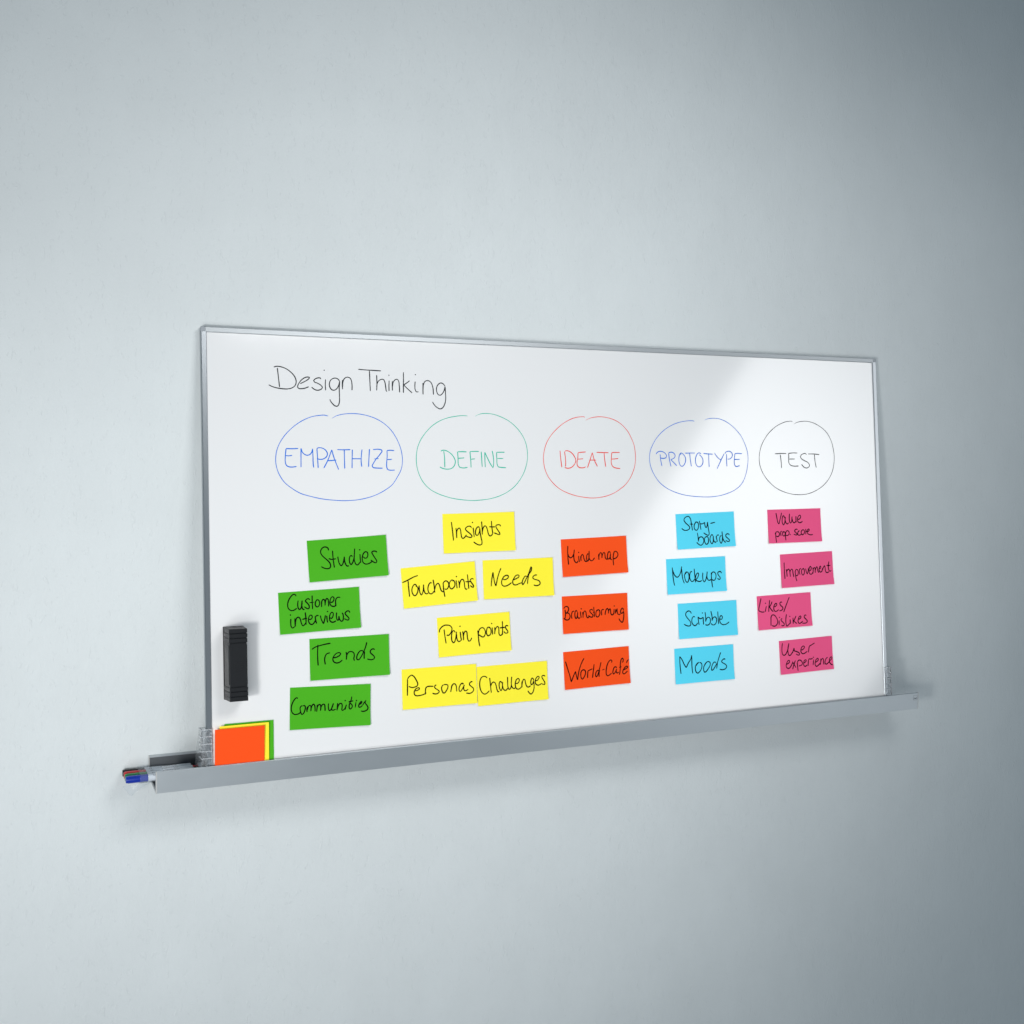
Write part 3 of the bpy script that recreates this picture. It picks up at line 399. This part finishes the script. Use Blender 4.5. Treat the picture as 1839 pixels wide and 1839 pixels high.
    ('blue', 'light blue card reading Mockups, second in the blue column, set furthest left', 1373.4, 643.6, -0.0117, 196.6, 99.5, '-791,258 -779,47 -767,-108 -741,-259|-785,192 -727,45 -646,-26 -572,15 -515,123 -475,271|-484,210 -473,32 -448,-125 -412,-210|-374,38 -339,87 -305,113 -352,93 -391,28 -386,-72 -351,-163 -313,-187 -271,-145 -247,-46 -261,66 -299,112|-137,93 -173,112 -209,63 -226,-25 -211,-115 -161,-173 -107,-159 -58,-100|-64,190 -53,11 -36,-202|-38,-90 -6,9 42,57 75,49 73,-6 29,-83 -33,-130|-33,-130 25,-166 104,-185 178,-157|222,64 210,-47 218,-159 256,-201 298,-164 344,-54 370,85|352,-9 361,-100 392,-157 445,-166 493,-140|503,51 505,-174 519,-377|506,-17 536,49 591,63 643,21 659,-59 628,-147 579,-178 513,-147|842,11 820,57 773,65 724,40 728,-17 779,-87 797,-133 762,-160 696,-122'),
    ('blue', 'light blue card reading Scribble, third in the blue column, set to the right', 1406.9, 770.6, -0.0064, 195.8, 99.5, '-538,192 -566,249 -611,274 -677,261 -725,209 -721,142 -659,60 -590,-21 -570,-89 -589,-138 -655,-148 -720,-130 -797,-88|-421,85 -460,110 -507,79 -534,-3 -514,-93 -457,-148 -418,-149 -370,-118 -338,-76|-322,90 -311,-27 -292,-140|-322,90 -258,36 -204,39 -156,69|-143,74 -148,-37 -142,-141|-169,191|-77,215 -63,80 -69,-64|-65,-42 -25,33 30,61 82,27 92,-52 69,-118 14,-159 -40,-158 -88,-144|118,232 151,79 149,-55|153,-33 189,32 244,57 290,26 304,-42 277,-119 221,-166 161,-165 102,-120|352,207 357,22 369,-156|410,-4 456,-29 495,2 493,59 461,83 418,41 404,-49 431,-129 490,-175 557,-182 626,-169 716,-113'),
    ('blue', 'light blue card reading Moods, lowest of the blue column', 1391.2, 896.0, -0.0043, 196.1, 99.2, '-790,-220 -806,-28 -813,121 -811,270|-811,270 -739,176 -679,50 -608,-60|-608,-60 -521,83 -452,166 -412,280|-412,280 -416,75 -416,-80 -402,-236|-282,-34 -240,18 -186,58 -233,40 -295,-33 -309,-110 -289,-200 -238,-240 -177,-209 -107,-125 -83,-27 -107,36 -166,55|9,-45 38,9 93,55 31,9 -22,-87 -32,-175 1,-233 48,-215 132,-132 196,-37 192,31 146,56 93,55|384,-6 366,29 318,21 269,-42 235,-129 242,-196 283,-183 361,-94 439,12 506,164 561,292|446,12 405,-164|700,72 685,98 637,88 581,30 620,-12 699,-57 744,-117 707,-176 638,-204 571,-204 505,-183'),
    ('pink', 'pink card reading Value prop. score, topmost of the pink column under TEST', 1723.3, 510.5, -0.0087, 191.4, 99.2, '-651,394 -615,200 -588,92 -556,66|-556,66 -502,229 -445,396|-343,241 -379,306 -413,286 -438,184 -430,77 -393,36 -350,96 -317,272|-332,192 -304,95 -259,61 -204,92|-162,362 -174,242 -169,134 -145,85 -104,110 -71,277|-72,217 -56,131 -12,86 36,106 68,138|72,284 66,181 71,91|134,195 174,183 237,241 233,296 200,305 151,265 120,180 143,109 209,82 304,120|-693,-188 -699,-301 -693,-481|-722,-230 -693,-183 -639,-158 -581,-176 -558,-230 -593,-288 -647,-302 -678,-280|-508,-293 -513,-210 -501,-157 -461,-151|-403,-166 -438,-202 -447,-266 -409,-294 -368,-269 -352,-205 -377,-172 -423,-165 -450,-191|-338,-184 -351,-312 -347,-425|-340,-238 -310,-163 -256,-140 -211,-177 -215,-242 -276,-283 -335,-270|-172,-259|111,-125 79,-106 31,-115 -4,-157 34,-201 78,-251 63,-278 17,-273 -45,-247|183,-157 142,-167 106,-220 110,-274 163,-289 231,-262|291,-134 250,-160 233,-224 264,-277 312,-264 355,-206 344,-146 305,-131 257,-149|404,-105 406,-186 396,-273|409,-197 444,-166|443,-198 497,-184 534,-136 515,-114 473,-134 450,-188 467,-248 526,-282 587,-290 648,-279'),
    ('pink', 'pink card reading Improvement, second in the pink column, nearest the right rail', 1763.5, 641.5, -0.0233, 190.4, 98.9, '-816,251 -821,19 -818,-233|-753,58 -739,-39 -737,-174|-731,-18 -695,38 -661,47 -631,-3 -623,-89 -616,-181|-620,-36 -590,16 -555,41 -524,12 -511,-96 -491,-200|-432,-15 -427,-145 -415,-253 -393,-327|-435,-58 -411,5 -370,24 -332,-10 -323,-76 -340,-139 -382,-163 -428,-155|-260,-144 -280,-67 -271,-3 -249,33 -215,37|-135,32 -184,2 -200,-72 -180,-144 -148,-160 -104,-111 -92,-36 -115,25 -148,38|-41,32 -27,-61 8,-144|8,-144 40,-65 61,42|88,-52 130,-38 167,14 151,74 117,71 85,-3 84,-111 129,-154 177,-144 207,-97|223,38 231,-44 215,-141|223,-55 255,19 290,39 308,-6 300,-119|303,-81 336,15 373,61 391,22 405,-77 429,-124|457,-4 498,-6 519,36 503,70 466,29 448,-46 478,-103 525,-106 562,-64|574,11 560,-97|565,-64 609,20 660,72 671,27 678,-71 708,-133 749,-141 799,-111|819,190 793,64 791,-23 814,-90 854,-102 886,-78|722,76 865,65'),
    ('pink', 'pink card reading Likes/ Dislikes, third in the pink column, set furthest left', 1676.1, 760.8, -0.0185, 191.4, 99.1, '-810,431 -851,296 -897,162 -912,89 -878,55 -789,24 -711,27|-634,192 -661,103 -683,25|-662,273|-503,360 -531,222 -550,117 -559,15|-422,308 -480,208 -556,128|-522,157 -462,68 -394,8|-353,141 -300,163 -258,203 -269,241 -308,239 -358,178 -375,105 -359,40 -315,10 -256,22 -201,59|-69,249 -84,271 -123,269 -149,228 -116,172 -53,115 -49,72 -91,32 -178,17|204,400 82,180 -27,-31|-491,-126 -501,-258 -516,-395|-489,-163 -466,-101 -419,-81 -355,-104 -288,-188 -263,-275 -284,-348 -346,-402 -412,-413 -482,-387|-206,-248 -226,-400|-186,-174|-89,-219 -126,-221 -138,-263 -80,-321 -37,-377 -59,-418 -112,-423 -144,-412|72,-99 38,-223 24,-350 38,-450|38,-450 113,-410 182,-356|188,-255 187,-319 176,-390|184,-171|297,-215 291,-305 286,-393|412,-169 354,-256 282,-347|331,-308 367,-364 425,-392|486,-277 547,-259 583,-214 571,-184 523,-204 479,-276 468,-350 498,-398 552,-389 635,-341|769,-189 746,-166 712,-180 696,-227 746,-285 789,-342 773,-384 698,-405 605,-398'),
    ('pink', 'pink card reading User experience, lowest of the pink column near the right clamp', 1749.8, 894.7, -0.0213, 191.1, 98.5, '-830,425 -857,310 -865,173 -844,91 -793,62 -739,87 -667,187 -628,291 -601,400|-601,400 -642,270 -650,143 -623,55 -591,37 -529,79 -457,169 -429,247|-429,247 -414,208 -430,172 -353,139 -275,105 -231,59 -247,28 -293,26 -364,65|-165,160 -97,181 -47,225 -51,265 -97,275 -146,239 -181,156 -169,91 -118,51 -51,59 53,107|135,247 109,152 94,68|121,227 150,257 219,283 334,331|-725,-207 -664,-186 -616,-148 -620,-105 -659,-103 -708,-150 -746,-232 -731,-302 -673,-332 -619,-313 -556,-249 -505,-179|-516,-146 -462,-226 -402,-333|-400,-125 -470,-246 -524,-370|-336,-184 -338,-301 -336,-433|-334,-195 -304,-144 -250,-125 -191,-149 -152,-222 -179,-273 -233,-289 -294,-293|-103,-226 -41,-200 -5,-160 -23,-135 -71,-154 -110,-236 -101,-302 -62,-329 14,-291|77,-146 62,-231 42,-325|76,-151 105,-122 151,-131 233,-119|269,-152 229,-321|265,-89|326,-244 389,-217 439,-168 421,-134 373,-151 321,-222 308,-318 345,-364 408,-343 493,-280|529,-143 516,-239 489,-334|499,-292 546,-188 596,-149 621,-184 616,-270 625,-336|781,-133 732,-150 680,-222 668,-296 700,-330 777,-295 850,-237|850,-237 923,-167 911,-128 870,-141 831,-213 832,-290 876,-348 934,-368'),
]
for ni, (col, label, u, v, ang, nw, nh, data) in enumerate(NOTES):
    rr = random.Random(ni)
    lr, lb = 3.2 + rr.random() * 1.2, 2.6 + rr.random() * 1.0
    def lift(x, y, nw=nw, nh=nh, lr=lr, lb=lb):
        fx = max(0, (x / nw + 0.5)); fy = max(0, (0.5 - y / nh))
        return 0.55 + lr * fx ** 6 + lb * fy ** 5
    nx, ny = 28, 14
    vs, fs = [], []
    for side in (0, 1):
        for j in range(ny + 1):
            for i in range(nx + 1):
                x, y = (i / nx - 0.5) * nw, (j / ny - 0.5) * nh
                vs.append((x, -lift(x, y) + (0.35 if side else 0), y))
    k = (nx + 1) * (ny + 1)
    for j in range(ny):
        for i in range(nx):
            a = j * (nx + 1) + i
            fs.append((a, a + 1, a + nx + 2, a + nx + 1))
            fs.append((k + a + nx + 1, k + a + nx + 2, k + a + 1, k + a))
    ring = [i for i in range(nx + 1)] + [j * (nx + 1) + nx for j in range(1, ny + 1)] + [ny * (nx + 1) + i for i in range(nx - 1, -1, -1)] + [j * (nx + 1) for j in range(ny - 1, 0, -1)]
    for a, b in zip(ring, ring[1:] + ring[:1]):
        fs.append((a, b, k + b, k + a))
    q = MB(); q.add(vs, fs)
    o = q.build("sticky_note", PAPER[col])
    for pgon in o.data.polygons: pgon.use_smooth = len(pgon.vertices) == 4 and pgon.area > 1e-8
    o.data.set_sharp_from_angle(angle=math.radians(40))
    o.matrix_world = board_matrix(u, v, 0.9, ang)
    tag(o, label, "note", "%s cards stuck on the whiteboard" % ("light blue" if col == "blue" else col))
    ink("handwriting", data, 3.0, INK["note"], o, lambda x, y, f=lift: -f(x, y))

# ------------------------------------------------------------------ tray
X0, X1, D, ZT, TH = -117.4, 2165.0, 140.1, -1029.75, 50.0
zb = ZT - TH
tray = empty("pen_tray", Matrix.Translation(((X0 + X1) / 2 * S, -D / 2 * S, Z0 + zb * S)))
tag(tray, "long grey aluminium channel tray on the wall holding the whiteboard's lower edge", "tray")
L2 = (X1 - X0) / 2
def ty(y): return y + D / 2           # world y(mm) -> local
q = MB()
q.extrude_x([(ty(-D), 0), (ty(-D), TH - 1.2), (ty(-D + 1.0), TH), (ty(-D + 4.6), TH), (ty(-D + 5.5), TH - 1), (ty(-D + 5.5), 4.2), (ty(-D + 5.5), 0)], -L2 + 2.4, L2 - 2.4)
q.build("front_flange", M_TRAY, tray)
q = MB()
q.extrude_x([(ty(-3.4), 4.0), (ty(-3.4), TH - 5.2), (ty(-4.6), TH - 4.4), (ty(-4.6), TH), (ty(-0.2), TH), (ty(-0.2), 4.0)], -L2 + 2.4, L2 - 2.4)
q.build("back_flange", M_TRAY_SHADE, tray)
q = MB(); q.box(-L2 + 2.4, L2 - 2.4, ty(-5.2), ty(-0.4), TH - 4.6, TH + 0.4)
q.build("back_lip", M_TRAY, tray)
q = MB(); q.box(-L2 + 2.4, L2 - 2.4, ty(-D + 5.6), ty(-0.2), 0.2, 3.9)
q.build("tray_floor", M_TRAY_SHADE, tray)
for sx in (-1, 1):
    q = MB()
    xa, xb = sorted((sx * L2, sx * (L2 - 2.3)))
    q.extrude_x([(ty(-D - 0.3), -0.3), (ty(-D - 0.3), TH + 0.3), (ty(-D + 6), TH + 0.3), (ty(-D + 6), 4.6), (ty(-4.5), 4.6), (ty(-4.5), TH + 0.3), (ty(-0.1), TH + 0.3), (ty(-0.1), -0.3)], xa, xb)
    q.build("end_trim", M_TRIM, tray)
# small square emblem near the right end of the front flange
ex, ez = 2152.6 - (X0 + X1) / 2, TH - 14.6
q = MB()
e, t = 7.6, 0.8
for (a, b, c, d) in ((-e, e, e - t, e), (-e, e, -e, -e + t), (-e, -e + t, -e + t, e - t), (e - t, e, -e + t, e - t)):
    q.box(ex + a, ex + b, ty(-D - 0.25), ty(-D + 0.05), ez + c, ez + d)
q.build("emblem_outline", M_PRINT2, tray)
ink("emblem_mark", " ".join("%d,%d" % (round((ex + a) * 10), round((ez + b) * 10)) for a, b in ((-5.2, -2.6), (-3.2, -1.2), (-1.4, -2.8), (0.4, -3.4), (1.6, -1.8), (3.6, -2.2), (5.4, -0.6))), 2.0, INK["black"], tray, lambda x, y: ty(-D) + 0.0)

# ------------------------------------------------------------------ clear clamps holding the board
def clamp(name, x_edge, sgn, label):
    """x_edge = outer edge of the board frame; sgn=-1 left clamp, +1 right clamp. Built in a frame sitting on the tray floor."""
    zfl = zb + 4.0
    v0 = (-zfl) / math.cos(TILT)
    mw = board_matrix(x_edge, v0)
    root = empty(name, mw)
    tag(root, label, "clamp", "clear clamps at the board's lower corners")
    top = 131.0
    def bx(q, x0, x1, *r):
        a, b = sorted((sgn * x0, sgn * x1)); q.box(a, b, *r)
    q = MB(); bx(q, -11.5, 12.5, -5.6, -3.3, 46, top); q.build("front_plate", M_CLEAR, root, bevel=0.5)
    q = MB(); bx(q, 9.8, 12.5, -3.2, 30, 3, top); q.build("side_plate", M_CLEAR, root, bevel=0.5)
    q = MB(); bx(q, -11.5, 9.6, 20.5, 23, 3, top); q.build("back_plate", M_CLEAR, root, bevel=0.5)
    for k in range(5):
        z = top - 1.2 - k * 16.8
        q = MB(); bx(q, -11.8, 12.8, -7.0, -5.7, z - 1.3, z + 1.2); q.build("rib", M_RIB, root, bevel=0.4)
        q = MB(); bx(q, 12.6, 13.9, -5.4, 29, z - 1.3, z + 1.2); q.build("rib", M_RIB, root, bevel=0.4)
    q = MB(); bx(q, -11.3, 12.3, 23.2, 30, top - 2.6, top); bx(q, 0.5, 9.7, -3.2, 20.3, top - 2.6, top - 0.1); q.build("top_plate", M_CLEAR, root, bevel=0.4)
    # triangular gusset reaching back towards the wall
    pr = [(30.2, top), (93, 50), (100, 3), (30.2, 3)]
    x0, x1 = sorted((sgn * 10.2, sgn * 12.3))
    q = MB(); q.extrude_x(pr, x0, x1); q.build("gusset", M_CLEAR, root, bevel=0.4)
    return root
clamp("board_clamp", 0.0, -1, "clear ribbed plastic clamp at the left corner beside the marker set")
clamp("board_clamp", W, 1, "clear ribbed plastic clamp at the right corner by the tray's free end")

# ------------------------------------------------------------------ eraser
er = empty("board_eraser", board_matrix(65.5, 885, 1.0))
tag(er, "black block-shaped board eraser stuck upright to the whiteboard, left of the green cards", "eraser")
q = MB(); q.taper((-24, 24, -0.5, 170.5), -0.2, (-24.2, 24.2, -0.6, 170.6), -6); q.build("felt_pad", M_FELT, er, bevel=0.8)
def er_rect(y, ins=0):               # taper from 47x170 at base to 42x167.5 at the front
    f = (-y - 6) / 58
    hx = 23.5 - 2.4 * f - ins
    return hx, ins + 1.2 * f, 170 - 1.2 * f - ins
def er_slab(name, z0, z1, ins, yf, matl, bev):
    q = MB()
    a, b = er_rect(-6.2, ins), er_rect(yf, ins)
    s0, s1 = (z0 / 170), (z1 / 170)
    za0, za1 = a[1] + (a[2] - a[1]) * s0, a[1] + (a[2] - a[1]) * s1
    zc0, zc1 = b[1] + (b[2] - b[1]) * s0, b[1] + (b[2] - b[1]) * s1
    q.taper((-a[0], a[0], za0, za1), -6.2, (-b[0], b[0], zc0, zc1), yf)
    return q.build(name, matl, er, bevel=bev)
er_slab("core", 2, 168, 1.5, -61.5, M_RUB, 0.6)
for z0, z1 in ((0, 10.2), (11.4, 21.6), (22.8, 32.6), (137.4, 147.2), (148.4, 158.6), (159.8, 170)):
    er_slab("grip_ridge", z0, z1, 0, -64, M_RUB, 0.9)
er_slab("body", 33.4, 136.6, 1.0, -63, M_RUB, 0.9)
for sx in (-1, 1):                    # proud panel on each long side
    q = MB()
    a, b = er_rect(-14), er_rect(-58)
    xs = [(a[0] - 1.2, -14), (b[0] - 1.2, -58), (b[0] + 0.3, -58), (a[0] + 0.3, -14)]
    vs = [(sx * x, y, 39) for x, y in xs] + [(sx * x, y, 131) for x, y in xs]
    q.add(vs, [(0, 1, 2, 3), (7, 6, 5, 4), (0, 4, 5, 1), (1, 5, 6, 2), (2, 6, 7, 3), (3, 7, 4, 0)])
    q.build("side_panel", M_RUB, er, bevel=0.7)
q = MB()
e, t, zc = 9.0, 0.7, 82
for (a, b, c, d) in ((-e, e, e - t, e), (-e, e, -e, -e + t), (-e, -e + t, -e + t, e - t), (e - t, e, -e + t, e - t)):
    q.box(a, b, -63.5, -62.9, zc + c, zc + d)
q.build("embossed_square", M_RUB, er)

# ------------------------------------------------------------------ spare card pads standing in the tray
for col, u0, vt, y0, label in (
    ("green", 41.5, 943.6, 0.85, "green card pad standing in the tray, rearmost behind the yellow pad"),
    ("yellow", 29.0, 946.4, -0.75, "yellow card pad standing in the tray between the orange and green pads"),
    ("orange", 17.2, 951.6, -2.35, "plain orange card pad standing in the tray, front of three pads")):
    q = MB()
    pw, ph = 116.5, 1077.5 - vt
    n = 6
    root = empty("card_pad", board_matrix(u0 + pw / 2, vt + ph, y0) @ Matrix.Rotation({"green": 0.012, "yellow": 0.055, "orange": 0.098}[col], 4, "X"))
    tag(root, label, "card pad", "spare card pads standing in the tray")
    for k in range(n):
        q = MB()
        dx, dz = random.uniform(-0.15, 0.15), random.uniform(-0.15, 0.15)
        q.box(-pw / 2 + dx, pw / 2 + dx, -0.24 * (k + 1) + 0.02, -0.24 * k, 0, ph + dz)
        q.build("card_sheet", PAPER[col], root)

# ------------------------------------------------------------------ markers in their pouch
def text_mesh(txt, size, name, matl, parent, mw):
    c = bpy.data.curves.new(name, 'FONT')
    c.body = txt; c.size = size * S; c.extrude = 0.00003
    tmp = bpy.data.objects.new(name + "_tmp", c)
    COL.objects.link(tmp)
    dg = bpy.context.evaluated_depsgraph_get()
    me = bpy.data.meshes.new_from_object(tmp.evaluated_get(dg))
    bpy.data.objects.remove(tmp)
    me.materials.clear(); me.materials.append(matl)
    o = bpy.data.objects.new(name, me)
    COL.objects.link(o); o.parent = parent; o.matrix_local = mw
    return o
MK = {'black': srgb(10, 11, 16), 'red': srgb(196, 24, 38), 'green': srgb(0, 128, 62), 'blue': srgb(8, 46, 160)}
M_BARREL = mat("marker_barrel", srgb(226, 231, 236), rough=0.3, spec=0.5)
M_PRINT = mat("marker_print", srgb(52, 58, 66), rough=0.5)
CAPS = {k: mat("marker_" + k, v, rough=0.3, spec=0.5, coat=0.3, crough=0.2) for k, v in MK.items()}
R0 = 8.9
for k, (c, yy, xl) in enumerate((("black", -14.5, -178.5), ("red", -32.6, -177.0), ("green", -50.7, -176.5), ("blue", -68.8, -176.5))):
    root = empty("marker", Matrix.Translation((xl * S, yy * S, Z0 - 1062.4 * S)) @ Matrix.Rotation(0.004 * (k - 1.5), 4, 'Z'))
    tag(root, {"black": "black-capped marker at the back of the row, next to the wall", "red": "red-capped marker, second from the wall in the row",
               "green": "green-capped marker between the red and blue ones", "blue": "blue-capped marker at the front of the row, nearest the viewer"}[c], "marker", "whiteboard markers in a clear pouch")
    q = MB(); q.lathe_x([(0, 6.9), (0.8, 7.9), (2.5, 8.3), (46, 8.7), (49.5, 8.9), (49.8, 8.3)], 28); q.build("cap", CAPS[c], root, smooth=True).data.set_sharp_from_angle(angle=math.radians(40))
    q = MB()
    for a in range(10):
        t = 2 * math.pi * a / 10
        cy_, cz_ = 8.45 * math.cos(t), 8.45 * math.sin(t)
        q.box(5, 40, cy_ - 0.35, cy_ + 0.35, cz_ - 0.35, cz_ + 0.35)
    q.build("cap_rib", CAPS[c], root)
    q = MB(); q.lathe_x([(50.2, 8.0), (50.4, 8.5), (156, 8.5), (158, 8.1)], 28); q.build("barrel", M_BARREL, root, smooth=True).data.set_sharp_from_angle(angle=math.radians(40))
    q = MB(); q.lathe_x([(158.2, 7.6), (163, 7.5), (166, 6.0), (166.6, 4.0)], 24); q.build("end_plug", CAPS[c], root, smooth=True)
    for dang, txt, sz, xo in ((0.15, "whiteboard Marker", 5.0, 86), (0.75, "TZ", 5.5, 60)):
        a = math.pi / 2 + 0.25 + dang      # towards the top front
        r = 8.62
        loc = Vector((xo * S, r * math.cos(a) * S, r * math.sin(a) * S))
        nrm = Vector((0, math.cos(a), math.sin(a)))
        ax = Vector((1, 0, 0)); up = nrm.cross(ax)
        mw = Matrix([[ax.x, up.x, nrm.x, loc.x], [ax.y, up.y, nrm.y, loc.y], [ax.z, up.z, nrm.z, loc.z], [0, 0, 0, 1]])
        text_mesh(txt, sz, "printed_text", M_PRINT, root, mw)

def film_material():
    m = bpy.data.materials.new("clear_film")
    m.use_nodes = True
    nt = m.node_tree; N = nt.nodes; Lk = nt.links.new
    out = N["Material Output"]; N.remove(N["Principled BSDF"])
    tr = N.new("ShaderNodeBsdfTransparent"); tr.inputs[0].default_value = (0.93, 0.95, 0.97, 1)
    gl = N.new("ShaderNodeBsdfGlossy"); gl.inputs["Roughness"].default_value = 0.12
    df = N.new("ShaderNodeBsdfDiffuse"); df.inputs[0].default_value = (0.75, 0.8, 0.85, 1)
    fr = N.new("ShaderNodeFresnel"); fr.inputs[0].default_value = 1.45
    a = N.new("ShaderNodeMixShader"); a.inputs[0].default_value = 0.09
    b = N.new("ShaderNodeMixShader")
    Lk(tr.outputs[0], a.inputs[1]); Lk(df.outputs[0], a.inputs[2])
    fm = N.new("ShaderNodeMath"); fm.operation = "MULTIPLY"; fm.inputs[1].default_value = 0.45; Lk(fr.outputs[0], fm.inputs[0]); Lk(fm.outputs[0], b.inputs[0]); Lk(a.outputs[0], b.inputs[1]); Lk(gl.outputs[0], b.inputs[2])
    n = N.new("ShaderNodeTexNoise"); n.inputs["Scale"].default_value = 55; n.inputs["Detail"].default_value = 3
    tc = N.new("ShaderNodeTexCoord"); Lk(tc.outputs["Object"], n.inputs["Vector"])
    bp = N.new("ShaderNodeBump"); bp.inputs["Strength"].default_value = 0.4; bp.inputs["Distance"].default_value = 0.0015
    Lk(n.outputs["Fac"], bp.inputs["Height"]); Lk(bp.outputs[0], gl.inputs["Normal"]); Lk(bp.outputs[0], fr.inputs["Normal"])
    Lk(b.outputs[0], out.inputs[0])
    return m
M_FILM = film_material()
pouch = empty("marker_pouch", Matrix.Translation((-95 * S, -42 * S, Z0 - 1075.4 * S)))
tag(pouch, "clear plastic pouch around the four markers, its corner flap hanging past the tray's left end", "pouch")
# sleeve: a rounded tube round the row of markers, open at the right
sec = []
for i in range(44):
    a = 2 * math.pi * i / 44
    cs, sn = math.cos(a), math.sin(a)
    sec.append((39.0 * math.copysign(abs(cs) ** 0.35, cs), 13.0 + 11.6 * math.copysign(abs(sn) ** 0.55, sn)))
q = MB(); vs = []; nxs = 30
for j in range(nxs + 1):
    x = -50 + 55 * j / nxs
    for i, (a, b) in enumerate(sec):
        wob = 0.5 * math.sin(j * 1.1 + i * 0.7) + 0.4 * math.sin(j * 0.37 - i * 1.3)
        vs.append((x, a + wob * 0.5, b + abs(wob) * 0.5))
fs = [(j * 44 + i, j * 44 + (i + 1) % 44, (j + 1) * 44 + (i + 1) % 44, (j + 1) * 44 + i) for j in range(nxs) for i in range(44)]
q.add(vs, fs); q.build("sleeve", M_FILM, pouch, smooth=True)
# hanging flap, a curved wedge of film with a rounded tip
q = MB(); vs = []; n1, n2 = 22, 16
for j in range(n2 + 1):
    t = j / n2
    for i in range(n1 + 1):
        s = i / n1
        xl = -90 + 17 * t + 3 * t * t; xr = -28 - 36 * t - 9 * math.sin(t * 3.14) * 0.4
        if t > 0.8:
            r = (t - 0.8) / 0.2; c = math.sqrt(max(0, 1 - r * r)); mid = (xl + xr) / 2; xl = mid + (xl - mid) * (0.25 + 0.75 * c); xr = mid + (xr - mid) * (0.25 + 0.75 * c)
        x = xl + (xr - xl) * s
        y = -39 + 2.5 * math.sin(s * 7 + t * 2) + 5 * t
        vs.append((x, y, 3 - 29 * t + 5 * s * t))
fs = [(j * (n1 + 1) + i, j * (n1 + 1) + i + 1, (j + 1) * (n1 + 1) + i + 1, (j + 1) * (n1 + 1) + i) for j in range(n2) for i in range(n1)]
q.add(vs, fs); q.build("corner_flap", M_FILM, pouch, smooth=True)
